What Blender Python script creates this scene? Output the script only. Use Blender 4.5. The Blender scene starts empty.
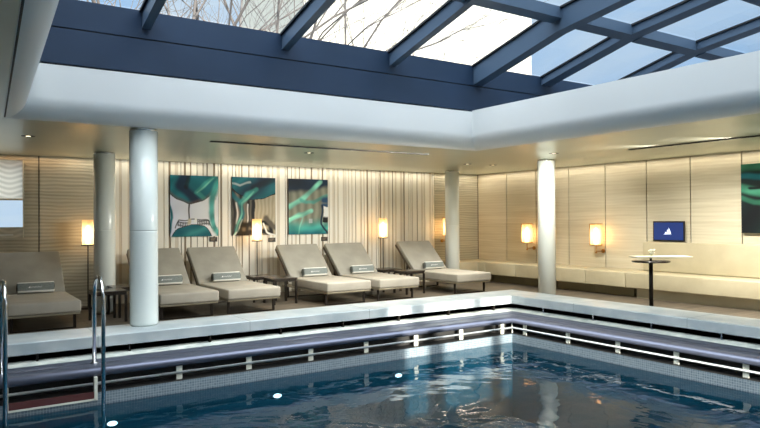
import bpy, bmesh, math, random
from mathutils import Vector, Matrix
random.seed(7)
PI = math.pi
SC = bpy.context.scene
COL = SC.collection

# ------------------------------------------------------------------ materials
def srgb(r, g, b):
    def c(v):
        v /= 255.0
        return v/12.92 if v <= .04045 else ((v+.055)/1.055)**2.4
    return (c(r), c(g), c(b), 1)

def mat(name, col, rough=.5, metal=0, emit=None, estr=0, spec=None, coat=0):
    m = bpy.data.materials.new(name); m.use_nodes = True
    b = m.node_tree.nodes['Principled BSDF']
    b.inputs['Base Color'].default_value = col
    b.inputs['Roughness'].default_value = rough
    b.inputs['Metallic'].default_value = metal
    if spec is not None: b.inputs['Specular IOR Level'].default_value = spec
    if coat: b.inputs['Coat Weight'].default_value = coat; b.inputs['Coat Roughness'].default_value = .05
    if emit: b.inputs['Emission Color'].default_value = emit; b.inputs['Emission Strength'].default_value = estr
    return m

def nt(m): return m.node_tree, m.node_tree.nodes, m.node_tree.links, m.node_tree.nodes['Principled BSDF']

def vary(m, c1, c2, scale=(1, 1, 1), nscale=3, detail=6, bump=0, bscale=None, bdist=.01, distort=0, lo=.35, hi=.65):
    t, N, L, b = nt(m)
    tc = N.new('ShaderNodeTexCoord'); mp = N.new('ShaderNodeMapping'); mp.inputs['Scale'].default_value = scale
    L.new(tc.outputs['Object'], mp.inputs['Vector'])
    no = N.new('ShaderNodeTexNoise'); no.inputs['Scale'].default_value = nscale; no.inputs['Detail'].default_value = detail
    no.inputs['Distortion'].default_value = distort
    L.new(mp.outputs[0], no.inputs['Vector'])
    r = N.new('ShaderNodeValToRGB'); r.color_ramp.elements[0].position = lo; r.color_ramp.elements[1].position = hi
    r.color_ramp.elements[0].color = c1; r.color_ramp.elements[1].color = c2
    L.new(no.outputs['Fac'], r.inputs['Fac']); L.new(r.outputs['Color'], b.inputs['Base Color'])
    if bump:
        bp = N.new('ShaderNodeBump'); bp.inputs['Strength'].default_value = bump; bp.inputs['Distance'].default_value = bdist
        if bscale:
            n2 = N.new('ShaderNodeTexNoise'); n2.inputs['Scale'].default_value = bscale; n2.inputs['Detail'].default_value = 3
            L.new(tc.outputs['Object'], n2.inputs['Vector']); L.new(n2.outputs['Fac'], bp.inputs['Height'])
        else: L.new(no.outputs['Fac'], bp.inputs['Height'])
        L.new(bp.outputs[0], b.inputs['Normal'])
    return m

M = {}
M['ceiling'] = vary(mat('ceiling_panel', srgb(214,213,192), .32, .55), srgb(190,192,174), srgb(200,202,184), nscale=.6)
M['reveal'] = mat('white_reveal', srgb(232,234,232), .45)
M['navy'] = vary(mat('navy_frame', srgb(44,60,80), .35, .0), srgb(34,52,74), srgb(42,60,84), nscale=.8)
M['rafter'] = mat('blue_grey_rafter', srgb(76,95,116), .3)
M['seal'] = mat('black_seal', srgb(16,20,26), .5)
M['wood_light'] = mat('wavy_pale_wood', srgb(200,184,150), .45)
def wavewood(m, axis, c1, c2, bmp=.3, wf=.32):
    t, N, L, b = nt(m)
    tc = N.new('ShaderNodeTexCoord'); mp = N.new('ShaderNodeMapping')
    s = (.35, 1, 9) if axis == 'x' else (1, .35, 9)
    mp.inputs['Scale'].default_value = s
    L.new(tc.outputs['Object'], mp.inputs['Vector'])
    n = N.new('ShaderNodeTexNoise'); n.inputs['Scale'].default_value = 1.6; n.inputs['Detail'].default_value = 5; n.inputs['Distortion'].default_value = .6
    L.new(mp.outputs[0], n.inputs['Vector'])
    w = N.new('ShaderNodeTexWave'); w.wave_type = 'BANDS'; w.bands_direction = 'Z'
    w.inputs['Scale'].default_value = 5.0; w.inputs['Distortion'].default_value = 5; w.inputs['Detail'].default_value = 2; w.inputs['Detail Scale'].default_value = .6
    mp2 = N.new('ShaderNodeMapping'); mp2.inputs['Scale'].default_value = (.4, .4, 1)
    L.new(tc.outputs['Object'], mp2.inputs['Vector']); L.new(mp2.outputs[0], w.inputs['Vector'])
    r = N.new('ShaderNodeValToRGB'); r.color_ramp.elements[0].position = .3; r.color_ramp.elements[1].position = .7
    r.color_ramp.elements[0].color = c1; r.color_ramp.elements[1].color = c2
    mx = N.new('ShaderNodeMath'); mx.operation = 'MULTIPLY_ADD'; mx.inputs[1].default_value = wf
    L.new(w.outputs['Fac'], mx.inputs[0]); 
    m2 = N.new('ShaderNodeMath'); m2.operation = 'MULTIPLY'; m2.inputs[1].default_value = 1.02-wf
    L.new(n.outputs['Fac'], m2.inputs[0]); L.new(m2.outputs[0], mx.inputs[2])
    L.new(mx.outputs[0], r.inputs['Fac']); L.new(r.outputs['Color'], b.inputs['Base Color'])
    bp = N.new('ShaderNodeBump'); bp.inputs['Strength'].default_value = bmp; bp.inputs['Distance'].default_value = .012
    L.new(w.outputs['Fac'], bp.inputs['Height']); L.new(bp.outputs[0], b.inputs['Normal'])
wavewood(M['wood_light'], 'y', srgb(202,192,164), srgb(222,214,190), .07, .10)
M['wood_back'] = mat('wavy_wood_back', srgb(180,172,150), .45)
wavewood(M['wood_back'], 'x', srgb(168,163,142), srgb(196,191,170))
M['groove'] = mat('dark_groove', srgb(58,46,34), .6)
M['slat_cream'] = mat('slat_cream', srgb(244,241,228), .5)
M['slat_beige'] = mat('slat_beige', srgb(216,208,190), .5)
M['slat_taupe'] = mat('slat_taupe', srgb(146,130,106), .5)
M['slat_dark'] = mat('slat_dark', srgb(92,78,60), .5)
M['plaster'] = mat('plaster', srgb(205,200,185), .6)
M['deck'] = mat('wood_deck', srgb(110,96,78), .5)
def deckmat(m):
    t, N, L, b = nt(m)
    tc = N.new('ShaderNodeTexCoord'); 
    br = N.new('ShaderNodeTexBrick'); br.inputs['Scale'].default_value = 1
    br.inputs['Brick Width'].default_value = 1.9; br.inputs['Row Height'].default_value = .14; br.inputs['Mortar Size'].default_value = .006
    br.inputs['Color1'].default_value = srgb(108,98,84); br.inputs['Color2'].default_value = srgb(92,84,72); br.inputs['Mortar'].default_value = srgb(52,44,36)
    L.new(tc.outputs['Object'], br.inputs['Vector']); L.new(br.outputs['Color'], b.inputs['Base Color'])
deckmat(M['deck'])
M['coping'] = vary(mat('pale_stone_coping', srgb(190,200,200), .4), srgb(164,175,178), srgb(192,198,197), nscale=2.5, detail=8)
M['steel'] = mat('brushed_steel', srgb(176,182,192), .2, 1)
M['rail'] = mat('satin_rail', srgb(205,208,208), .4, .5)
M['chrome'] = mat('polished_chrome', srgb(215,216,216), .16, 1)
M['shelf'] = mat('satin_steel_shelf', srgb(100,104,120), .32, .6)
M['lip'] = vary(mat('pale_lip', srgb(200,206,198), .4), srgb(186,192,186), srgb(226,228,216), nscale=6)
M['slot'] = mat('slot_black', srgb(38,37,35), .6)
M['bracket'] = mat('white_bracket', srgb(222,222,206), .4)
M['step_red'] = mat('dark_red_tread', srgb(88,44,42), .5)
def tilemat(name, c1, c2, mortar, sz=.05):
    m = mat(name, c1, .3); t, N, L, b = nt(m)
    g = N.new('ShaderNodeTexCoord'); mp = N.new('ShaderNodeMapping')
    sx = N.new('ShaderNodeSeparateXYZ'); L.new(g.outputs['Object'], sx.inputs[0])
    ad = N.new('ShaderNodeMath'); ad.operation = 'ADD'; L.new(sx.outputs[0], ad.inputs[0]); L.new(sx.outputs[1], ad.inputs[1])
    cb = N.new('ShaderNodeCombineXYZ'); L.new(ad.outputs[0], cb.inputs[0]); L.new(sx.outputs[2], cb.inputs[1])
    br = N.new('ShaderNodeTexBrick'); br.offset = 0; br.inputs['Scale'].default_value = 1
    br.inputs['Brick Width'].default_value = sz; br.inputs['Row Height'].default_value = sz; br.inputs['Mortar Size'].default_value = sz*.08
    br.inputs['Color1'].default_value = c1; br.inputs['Color2'].default_value = c2; br.inputs['Mortar'].default_value = mortar
    L.new(cb.outputs[0], br.inputs['Vector']); L.new(br.outputs['Color'], b.inputs['Base Color'])
    return m
M['tile'] = tilemat('mosaic_tile', srgb(120,134,142), srgb(98,114,126), srgb(160,168,168), .03)
M['basin'] = tilemat('basin_tile', srgb(92,152,164), srgb(84,142,156), srgb(96,154,164), .03)
M['column'] = mat('column_paint', srgb(234,240,234), .22, coat=.5)
M['fabric'] = vary(mat('lounger_fabric', srgb(166,162,150), .85), srgb(166,161,149), srgb(178,173,160), nscale=3, bump=.15, bscale=180, bdist=.002)
M['fabric_back'] = vary(mat('backrest_fabric', srgb(150,148,138), .8), srgb(148,146,136), srgb(160,158,148), nscale=3, bump=.15, bscale=180, bdist=.002)
M['taupe'] = mat('taupe_frame', srgb(82,70,54), .5)
M['frame_line'] = mat('pale_metal_frame', srgb(170,162,140), .35, .6)
M['dark_metal'] = mat('dark_bronze_metal', srgb(40,34,28), .4, .5)
M['dark_wood'] = mat('dark_table', srgb(52,44,36), .25)
M['towel_grey'] = vary(mat('towel_grey', srgb(120,128,126), .95), srgb(112,120,118), srgb(132,140,138), nscale=60)
M['towel_white'] = mat('towel_white', srgb(232,232,226), .95)
M['bench'] = vary(mat('bench_leather', srgb(190,180,150), .5), srgb(186,176,146), srgb(200,190,160), nscale=2)
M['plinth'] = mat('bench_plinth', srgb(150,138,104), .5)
M['gold'] = mat('brass_frame', srgb(190,140,70), .3, .9)
M['black'] = mat('black_plastic', srgb(14,14,16), .35)
M['screen'] = mat('blue_screen', srgb(14,28,70), .2, emit=srgb(36,62,128), estr=.75)
M['logo'] = mat('white_logo', srgb(230,240,255), .4, emit=srgb(225,236,255), estr=.9)
M['plaque'] = mat('dark_plaque', srgb(52,44,34), .4)
M['plaque_text'] = mat('plaque_text', srgb(150,130,100), .5)
M['pale_top'] = mat('pale_table_top', srgb(222,216,190), .35)
M['mark'] = mat('white_mark', srgb(238,240,238), .6)
M['bark'] = mat('bark', srgb(96,90,86), .9)
M['render_wall'] = mat('cream_facade', srgb(176,172,158), .8)
M['facade_band'] = mat('facade_band', srgb(188,185,174), .8)
M['exterior_dark'] = mat('dark_ledge', srgb(50,58,66), .7)
M['exterior'] = mat('exterior_steel', srgb(200,205,210), .6)
M['petal'] = mat('petal', srgb(235,232,215), .6)
M['greenleaf'] = mat('leaf', srgb(110,120,80), .6)

# lamps
M['bulb'] = mat('lamp_bulb', (1,.85,.6,1), .5, emit=(1,.84,.60,1), estr=16)
def shademat():
    m = bpy.data.materials.new('amber_glass_shade'); m.use_nodes = True
    N = m.node_tree.nodes; L = m.node_tree.links; N.clear()
    o = N.new('ShaderNodeOutputMaterial'); a = N.new('ShaderNodeMixShader'); 
    tl = N.new('ShaderNodeBsdfTranslucent'); tl.inputs[0].default_value = (1,.72,.42,1)
    tp = N.new('ShaderNodeBsdfTransparent'); tp.inputs[0].default_value = (1,.78,.5,1)
    df = N.new('ShaderNodeBsdfPrincipled'); df.inputs['Base Color'].default_value = (.9,.66,.36,1); df.inputs['Roughness'].default_value = .25
    L.new(tl.outputs[0], a.inputs[1]); L.new(tp.outputs[0], a.inputs[2]); a.inputs[0].default_value = .3
    b = N.new('ShaderNodeMixShader'); b.inputs[0].default_value = .25
    L.new(a.outputs[0], b.inputs[1]); L.new(df.outputs[0], b.inputs[2]); L.new(b.outputs[0], o.inputs[0])
    return m
M['shade'] = shademat()

def glassmat(name, tint, f0=.04, rough=.0, bump=None, power=5):
    """clear sheet: transparent, with a mirror share that grows towards grazing view (same from both sides)"""
    m = bpy.data.materials.new(name); m.use_nodes = True
    N = m.node_tree.nodes; L = m.node_tree.links; N.clear()
    def math_(op, a, b=None):
        q = N.new('ShaderNodeMath'); q.operation = op
        for i, v in enumerate((a, b)):
            if v is None: continue
            if isinstance(v, (int, float)): q.inputs[i].default_value = v
            else: L.new(v, q.inputs[i])
        return q.outputs[0]
    o = N.new('ShaderNodeOutputMaterial'); mx = N.new('ShaderNodeMixShader')
    ge = N.new('ShaderNodeNewGeometry'); dt = N.new('ShaderNodeVectorMath'); dt.operation = 'DOT_PRODUCT'
    L.new(ge.outputs['Incoming'], dt.inputs[0])
    tp = N.new('ShaderNodeBsdfTransparent'); tp.inputs[0].default_value = tint
    gl = N.new('ShaderNodeBsdfGlossy'); gl.inputs['Roughness'].default_value = rough
    nrm = ge.outputs['Normal']
    if bump:
        tc = N.new('ShaderNodeTexCoord')
        n1 = N.new('ShaderNodeTexNoise'); n1.inputs['Scale'].default_value = .9; n1.inputs['Detail'].default_value = 3; n1.inputs['Distortion'].default_value = 1.0
        n2 = N.new('ShaderNodeTexNoise'); n2.inputs['Scale'].default_value = 3.2; n2.inputs['Detail'].default_value = 2
        L.new(tc.outputs['Object'], n1.inputs[0]); L.new(tc.outputs['Object'], n2.inputs[0])
        h = math_('ADD', n1.outputs['Fac'], math_('MULTIPLY', n2.outputs['Fac'], .22))
        bp = N.new('ShaderNodeBump'); bp.inputs['Strength'].default_value = bump; bp.inputs['Distance'].default_value = .1
        L.new(h, bp.inputs['Height']); L.new(bp.outputs[0], gl.inputs['Normal']); nrm = bp.outputs[0]
    L.new(nrm, dt.inputs[1])
    c = math_('ABSOLUTE', dt.outputs['Value'])
    fr = math_('ADD', math_('MULTIPLY', math_('POWER', math_('SUBTRACT', 1.0, c), power), 1-f0), f0)
    L.new(fr, mx.inputs[0]); L.new(tp.outputs[0], mx.inputs[1]); L.new(gl.outputs[0], mx.inputs[2]); L.new(mx.outputs[0], o.inputs[0])
    return m
M['glass'] = glassmat('roof_glass', (.88,.93,.97,1))
M['glass_clear'] = glassmat('window_glass', (.95,.97,.98,1))
M['water'] = glassmat('pool_water', (.20,.38,.46,1), f0=.03, rough=.03, bump=.24, power=5.8)

# ------------------------------------------------------------------ mesh helpers
class MB:
    def __init__(s): s.v = []; s.f = []; s.mi = []; s.sm = []
    def add(s, vs, fs, mi=0, smooth=False):
        o = len(s.v); s.v += [tuple(p) for p in vs]
        for f in fs: s.f.append(tuple(i+o for i in f)); s.mi.append(mi); s.sm.append(smooth)
        return s
    def box(s, x0, x1, y0, y1, z0, z1, mi=0):
        vs = [(x0,y0,z0),(x1,y0,z0),(x1,y1,z0),(x0,y1,z0),(x0,y0,z1),(x1,y0,z1),(x1,y1,z1),(x0,y1,z1)]
        return s.add(vs, [(0,3,2,1),(4,5,6,7),(0,1,5,4),(1,2,6,5),(2,3,7,6),(3,0,4,7)], mi)
    def cyl(s, c, r, h, n=24, mi=0, r2=None, caps=True, axis='z'):
        r2 = r if r2 is None else r2
        vs = []
        for k, (rr, hh) in enumerate(((r, 0), (r2, h))):
            for i in range(n):
                a = 2*PI*i/n; p = (rr*math.cos(a), rr*math.sin(a), hh)
                if axis == 'x': p = (p[2], p[0], p[1])
                if axis == 'y': p = (p[1], p[2], p[0])
                vs.append((c[0]+p[0], c[1]+p[1], c[2]+p[2]))
        s.add(vs, [(i, (i+1) % n, n+(i+1) % n, n+i) for i in range(n)], mi, True)
        if caps: s.add(vs, [tuple(range(n-1, -1, -1)), tuple(range(n, 2*n))], mi)
        return s
    def lathe(s, c, prof, n=32, mi=0):
        vs = []
        for r, z in prof:
            for i in range(n):
                a = 2*PI*i/n; vs.append((c[0]+r*math.cos(a), c[1]+r*math.sin(a), c[2]+z))
        fs = []
        for k in range(len(prof)-1):
            for i in range(n):
                j = (i+1) % n; fs.append((k*n+i, k*n+j, (k+1)*n+j, (k+1)*n+i))
        return s.add(vs, fs, mi, True)
    def tube(s, pts, r, n=10, mi=0, rs=None, caps=True):
        pts = [Vector(p) for p in pts]; vs = []; up = Vector((.123,.35,.93)).normalized()
        for k, p in enumerate(pts):
            d = (pts[min(k+1, len(pts)-1)]-pts[max(k-1, 0)]).normalized()
            a = d.cross(up); 
            if a.length < .05: a = d.cross(Vector((1,0,0)))
            a.normalize(); b = d.cross(a)
            rr = rs[k] if rs else r
            for i in range(n):
                t = 2*PI*i/n; q = p + a*rr*math.cos(t) + b*rr*math.sin(t); vs.append(tuple(q))
        m = len(pts)
        s.add(vs, [(k*n+i, k*n+(i+1) % n, (k+1)*n+(i+1) % n, (k+1)*n+i) for k in range(m-1) for i in range(n)], mi, True)
        if caps: s.add(vs, [tuple(range(n)), tuple(range((m-1)*n, m*n))], mi)
        return s
    def prism(s, poly, axis, a0, a1, mi=0, smooth=False):
        # poly: 2D points, extruded along axis. axis x -> (a, u, v); y -> (u, a, v); z -> (u, v, a)
        def P(u, v, a): return {'x': (a,u,v), 'y': (u,a,v), 'z': (u,v,a)}[axis]
        n = len(poly); vs = [P(u, v, a0) for u, v in poly]+[P(u, v, a1) for u, v in poly]
        s.add(vs, [(i, (i+1) % n, n+(i+1) % n, n+i) for i in range(n)], mi, smooth)
        return s.add(vs, [tuple(range(n-1, -1, -1)), tuple(range(n, 2*n))], mi)
    def build(s, name, mats, parent=None, bevel=0, seg=2):
        me = bpy.data.meshes.new(name); me.from_pydata(s.v, [], s.f)
        if not isinstance(mats, (list, tuple)): mats = [mats]
        for m in mats: me.materials.append(m)
        for p, mi, sm in zip(me.polygons, s.mi, s.sm): p.material_index = mi; p.use_smooth = sm
        bm = bmesh.new(); bm.from_mesh(me); bmesh.ops.remove_doubles(bm, verts=bm.verts, dist=1e-5)
        bmesh.ops.recalc_face_normals(bm, faces=bm.faces)
        if bevel:
            es = [e for e in bm.edges if len(e.link_faces) == 2 and e.calc_face_angle(0) > .6]
            bmesh.ops.bevel(bm, geom=es, offset=bevel, segments=seg, profile=.5, affect='EDGES')
            if seg > 2:
                for f in bm.faces: f.smooth = True
        bm.to_mesh(me); bm.free()
        o = bpy.data.objects.new(name, me); COL.objects.link(o)
        if parent: o.parent = parent
        return o

def tag(o, label=None, cat=None, group=None, kind=None):
    if label: o['label'] = label
    if cat: o['category'] = cat
    if group: o['group'] = group
    if kind: o['kind'] = kind
    return o
def empty(name, loc, label=None, cat=None, group=None, kind=None, rz=0):
    o = bpy.data.objects.new(name, None); COL.objects.link(o); o.location = loc; o.rotation_euler = (0,0,rz); o.empty_display_size = .1
    return tag(o, label, cat, group, kind)
def copy_tree(o, parent=None):
    c = o.copy(); COL.objects.link(c)
    if parent: c.parent = parent
    for ch in [x for x in list(COL.objects) if x.parent == o]: copy_tree(ch, c)
    return c
def place(proto, first, loc, label, rz=0, group=None):
    o = proto if first else copy_tree(proto)
    o.location = loc; o.rotation_euler = (0,0,rz); o['label'] = label
    if group: o['group'] = group
    return o
def ST(o, label=None): return tag(o, label=label, kind='structure')

# ------------------------------------------------------------------ dimensions
ZC, ZD = 2.54, -.25
WY, WX = 13.38, 12.13          # back wall, right wall
PX, PY = 8.30, 8.30            # pool coping inner face
XL, YN = -3.6, -5.0            # left wall, near wall
OXR, OYB, OYN = 7.53, 8.43, -2.0   # roof opening
def oxl(y): return .50 + .0513*y     # left side of the opening (slightly raked)

# ------------------------------------------------------------------ floor
m = MB()
KB = 9.0
m.box(XL, WX, KB, WY, ZD-.1, ZD); m.box(KB, WX, -2.2, KB, ZD-.1, ZD)
m.box(XL, WX, YN, -2.2, ZD-.1, ZD); m.box(XL, -3.2, -2.2, KB, ZD-.1, ZD)
ST(m.build('floor', M['deck']), 'brown grey wooden deck around the pool')

# ------------------------------------------------------------------ walls
# right wall: wood panels one metre wide with dark gaps
m = MB(); m.box(WX+.03, WX+.15, YN, WY+.15, ZD, ZC+.3, 1)
gy = [12.294, 11.283, 10.274, 9.262, 8.248, 7.29, 6.30, 5.30, 4.3, 3.3, 2.3, 1.3, .3, -.7, -1.7, -2.7, -3.7]
ys = [WY+.0]+gy+[YN]
for a, b in zip(ys[:-1], ys[1:]): m.box(WX, WX+.04, b+.012, a-.012, ZD, ZC-.003, 0)
ST(m.build('wall_right', [M['wood_light'], M['groove']]), 'right wall of pale wavy wood panels with dark vertical joints')
# back wall: wood at both ends, uneven vertical slats between
m = MB(); m.box(XL-.1, .18, WY+.04, WY+.15, ZD, ZC+.3, 1); m.box(1.24, WX+.15, WY+.041, WY+.15, ZD, ZC+.3, 1); m.box(.18, 1.24, WY+.04, WY+.15, ZD, 1.06, 1); m.box(.18, 1.24, WY+.04, WY+.15, 2.445, ZC+.3, 1)
for a, b in ((XL, -.6), (-.6, .18), (1.235, 1.48), (1.48, 2.52), (10.62, 11.4), (11.4, WX)):
    m.box(a+.01, b-(0 if b == .18 else .01), WY, WY+.04, ZD, ZC-.003, 0)
m.box(.18, 1.245, WY, WY+.04, ZD, 1.06, 0); m.box(.18, 1.245, WY, WY+.04, 2.445, ZC-.003, 0)
x = 2.54
rs = random.Random(3); cream = True
while x < 10.6:
    if cream: k = 2; w = rs.choice([.03, .05, .06, .08, .11, .13])
    else: k = rs.choices([3, 4, 5], [4, 3, 1.5])[0]; w = {3: rs.choice([.03, .05, .07]), 4: rs.choice([.02, .03, .045]), 5: .016}[k]
    cream = not cream
    w = min(w, 10.61-x)
    d = {2: .0, 3: .010, 4: .016, 5: .022}[k]
    m.box(x, x+w, WY+d-.012, WY+.04, ZD, ZC-.003, k); x += w
ST(m.build('wall_back', [M['wood_back'], M['groove'], M['slat_cream'], M['slat_beige'], M['slat_taupe'], M['slat_dark']]),
   'back wall of cream vertical slats between wavy wood panels')
m = MB(); m.box(XL-.12, XL, YN, WY+.15, ZD, ZC+.3); ST(m.build('wall_left', M['plaster']))
# near wall with a window of three panes that lets the low sun in
WN = (4.50, 7.20, ZD+.9, 2.42)
m = MB(); m.box(XL-.12, WN[0], YN-.15, YN, ZD, ZC+.3); m.box(WN[1], WX+.15, YN-.15, YN, ZD, ZC+.3)
m.box(WN[0], WN[1], YN-.15, YN, ZD, WN[2]); m.box(WN[0], WN[1], YN-.15, YN, WN[3], ZC+.3)
ST(m.build('wall_near', M['plaster']))
w2 = ST(empty('window_2', (5.75, YN-.08, WN[2])))
m = MB()
for a, b in ((4.50,4.56),(4.96,5.27),(6.24,6.46),(7.13,7.20)): m.box(a-5.75, b-5.75, -.04, .04, 0, WN[3]-WN[2])
m.box(-1.25, 1.45, -.05, .05, -.0, .05); m.box(-1.25, 1.45, -.05, .05, WN[3]-WN[2]-.05, WN[3]-WN[2])
m.build('window_frame', M['dark_metal'], w2)
for a, b in ((4.56,4.96),(5.27,6.24),(6.46,7.13)):
    m = MB(); m.box(a-5.75, b-5.75, -.006, .006, .05, WN[3]-WN[2]-.05); m.build('pane', M['glass_clear'], w2)

# ------------------------------------------------------------------ ceiling with rounded opening
SH = 3.19
m = MB(); K = 10
def ring(hx_l, hx_r, hy, z):
    # inner rect offset outward
    yb = OYB+hy; yn = OYN-hy
    return [(oxl(yb)-hx_l, yb, z), (OXR+hx_r, yb, z), (OXR+hx_r, yn, z), (oxl(yn)-hx_l, yn, z)]
RV = .25
rings = [(0,0,0,SH), (.11,0,0,ZC+RV)]
for k in range(1, K+1):
    a = PI/2*k/K; s_ = 1-math.cos(a)
    rings.append((.11+.24*s_, .3*s_, .24*s_, ZC+RV*(1-math.sin(a))))
vs = []
for r in rings: vs += ring(*r)
fs = []; 
for k in range(len(rings)-1):
    for i in range(4):
        j = (i+1) % 4; fs.append((k*4+i, k*4+j, (k+1)*4+j, (k+1)*4+i))
# separate vertices per side for sharp mitres
for i in range(4):
    j = (i+1) % 4; v2 = []; f2 = []
    for k in range(len(rings)): v2 += [vs[k*4+i], vs[k*4+j]]
    n = len(rings)
    f2 = [(2*k, 2*k+1, 2*k+3, 2*k+2) for k in range(n-1)]
    o = len(m.v); m.add(v2, f2, 0, True)
me_reveal = m
def build_nomerge(mb, name, mats, parent=None):
    me = bpy.data.meshes.new(name); me.from_pydata(mb.v, [], mb.f)
    for q in mats: me.materials.append(q)
    for p, mi, sm in zip(me.polygons, mb.mi, mb.sm): p.material_index = mi; p.use_smooth = sm
    o = bpy.data.objects.new(name, me); COL.objects.link(o)
    if parent: o.parent = parent
    return o
ceil = ST(empty('ceiling', (0,0,0)), 'low satin ceiling with downlights around the glazed opening')
build_nomerge(m, 'reveal', [M['reveal']], ceil)['label'] = 'white curved upstand of the roof opening'
last = vs[-4:]
outer = [(XL, WY+.03, ZC), (WX+.04, WY+.03, ZC), (WX+.04, YN, ZC), (XL, YN, ZC)]
m = MB()
for i in range(4):
    j = (i+1) % 4
    m.add([last[i], last[j], outer[j], outer[i]], [(0,1,2,3)], 0)
# slab above, so that no light leaks in
lastt = [(p[0], p[1], ZC+.25) for p in vs[:4]]
outt = [(XL-.1, WY+.15, SH-.02), (24.5, WY+.15, SH-.02), (24.5, YN-.1, SH-.02), (XL-.1, YN-.1, SH-.02)]
top = [(p[0], p[1], SH-.02) for p in ring(.0, .0, .0, 0)]
for i in range(4):
    j = (i+1) % 4; m.add([top[i], top[j], outt[j], outt[i]], [(0,3,2,1)], 1)
o = build_nomerge(m, 'soffit', [M['ceiling'], M['exterior_dark']], ceil)
m = MB()   # raked joint along the left reveal
m.add([(oxl(-2)-.345, -2, ZC-.002), (oxl(-2)-.33, -2, ZC-.002), (oxl(8.6)-.33, 8.6, ZC-.002), (oxl(8.6)-.345, 8.6, ZC-.002)], [(0,1,2,3)], 0)
m.build('joint', M['groove'], ceil)

# ------------------------------------------------------------------ skylight (window_1)
sky = ST(empty('window_1', (0, OYB, SH)), 'large glazed roof light with blue grey rafters above the pool')
def zr(y):
    if y >= 6.6: return 3.97+.257*(OYB-y)
    if y >= 1.5: return 3.97+.257*(OYB-6.6)+.14*(6.6-y)
    return 3.97+.257*(OYB-6.6)+.14*5.1
def skb(mb, name, mt, bevel=0):
    mb.v = [(x, y-OYB, z-SH) for x, y, z in mb.v]
    return mb.build(name, mt, sky, bevel=bevel)
XA, XB = .5, 24.0
m = MB(); m.box(XA, XB, OYB, OYB+.2, SH-.02, 3.605, 0); m.box(XA, XB, OYB+.012, OYB+.2, 3.605, 3.622, 1); m.box(XA, XB, OYB, OYB+.2, 3.622, 3.965, 0)
skb(m, 'fascia_band', [M['navy'], M['seal']])
m = MB(); m.box(XB, XB+.2, OYN, OYB+.2, SH, 5.6); skb(m, 'end_band', M['navy'])
m = MB(); m.box(XA-.2, XA, OYN, OYB+.2, SH, 5.6); skb(m, 'end_band', M['navy'])
m = MB(); m.box(XA-.2, XB+.2, OYN-.3, OYN, SH-.1, 8.2); skb(m, 'upstand', M['exterior'])  # unseen near wall, raised to keep low sun off the roof glass
ybr = [OYB, 6.6, 1.5, OYN]
raf = [(.5,.6,.23), (2.08,2.19,.225), (3.985,4.10,.225), (5.82,5.94,.225), (7.56,7.76,.34), (9.23,9.49,.16), (11.06,11.34,.16), (12.88,13.16,.16), (14.68,14.96,.16), (16.5,16.7,.235), (18.3,18.5,.235), (20.1,20.3,.235), (21.9,22.1,.235), (23.7,23.9,.235)]
for a, b, h in raf:
    m = MB()
    prof = [(y, zr(y)) for y in ybr]+[(y, zr(y)-h) for y in reversed(ybr)]
    m.prism(prof, 'x', a, b)
    r = skb(m, 'rafter', M['rafter'])
    m = MB()   # dark glazing seals along the top corners
    for q0, q1 in ((a-.03, a), (b, b+.03)):
        m.prism([(y, zr(y)) for y in ybr]+[(y, zr(y)-.03) for y in reversed(ybr)], 'x', q0, q1)
    m.v = [(x, y-OYB, z-SH) for x, y, z in m.v]
    m.build('glazing_seal', M['seal'], r)
for yp in (6.6, 4.9, 3.2, 1.5):
    for (a, b, h), (a2, b2, h2) in zip(raf[:-1], raf[1:]):
        m = MB(); w = .09 if b < 7.6 else .1
        y0, y1 = yp-w, yp+w
        if y0 < 1.5: pass
        m.prism([(y0, zr(y0)-.005), (y1, zr(y1)-.005), (y1, zr(y1)-.17), (y0, zr(y0)-.17)], 'x', b, a2)
        skb(m, 'purlin', M['rafter'])
yg = [OYB, 6.6, 4.9, 3.2, 1.5, OYN]
for (a, b, h), (a2, b2, h2) in zip(raf[:-1], raf[1:]):
    for y1, y0 in zip(yg[:-1], yg[1:]):
        m = MB(); x0, x1 = (a+b)/2, (a2+b2)/2
        m.add([(x0,y0,zr(y0)+.012),(x1,y0,zr(y0)+.012),(x1,y1,zr(y1)+.012),(x0,y1,zr(y1)+.012)], [(0,1,2,3)])
        skb(m, 'pane', M['glass'])

# ------------------------------------------------------------------ pool
XW, YW = -2.5, -1.5    # left and near inner faces of the pool
def sweep(mb, prof, mi=0, smooth=False, mis=None):
    """profile (d, z): d metres out from the coping face into the pool; back run and right run, mitred"""
    vs = []
    for d, z in prof: vs += [(XW, PY-d, z), (PX-d, PY-d, z), (PX-d, YW, z)]
    for k in range(len(prof)-1):
        a = 3*k; b = a+3
        q = mis[k] if mis else mi
        mb.add([vs[a], vs[a+1], vs[b+1], vs[b]], [(0,1,2,3)], q, smooth)
        mb.add([vs[a+1], vs[a+2], vs[b+2], vs[b+1]], [(0,1,2,3)], q, smooth)
    return mb
# coping
cop = tag(empty('pool_coping', (8.65, 8.65, 0)), 'pale stone coping raised along the back and right edge of the pool', 'coping')
def loc(mb, o):
    l = o.location; mb.v = [(x-l[0], y-l[1], z-l[2]) for x, y, z in mb.v]; return mb
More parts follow.
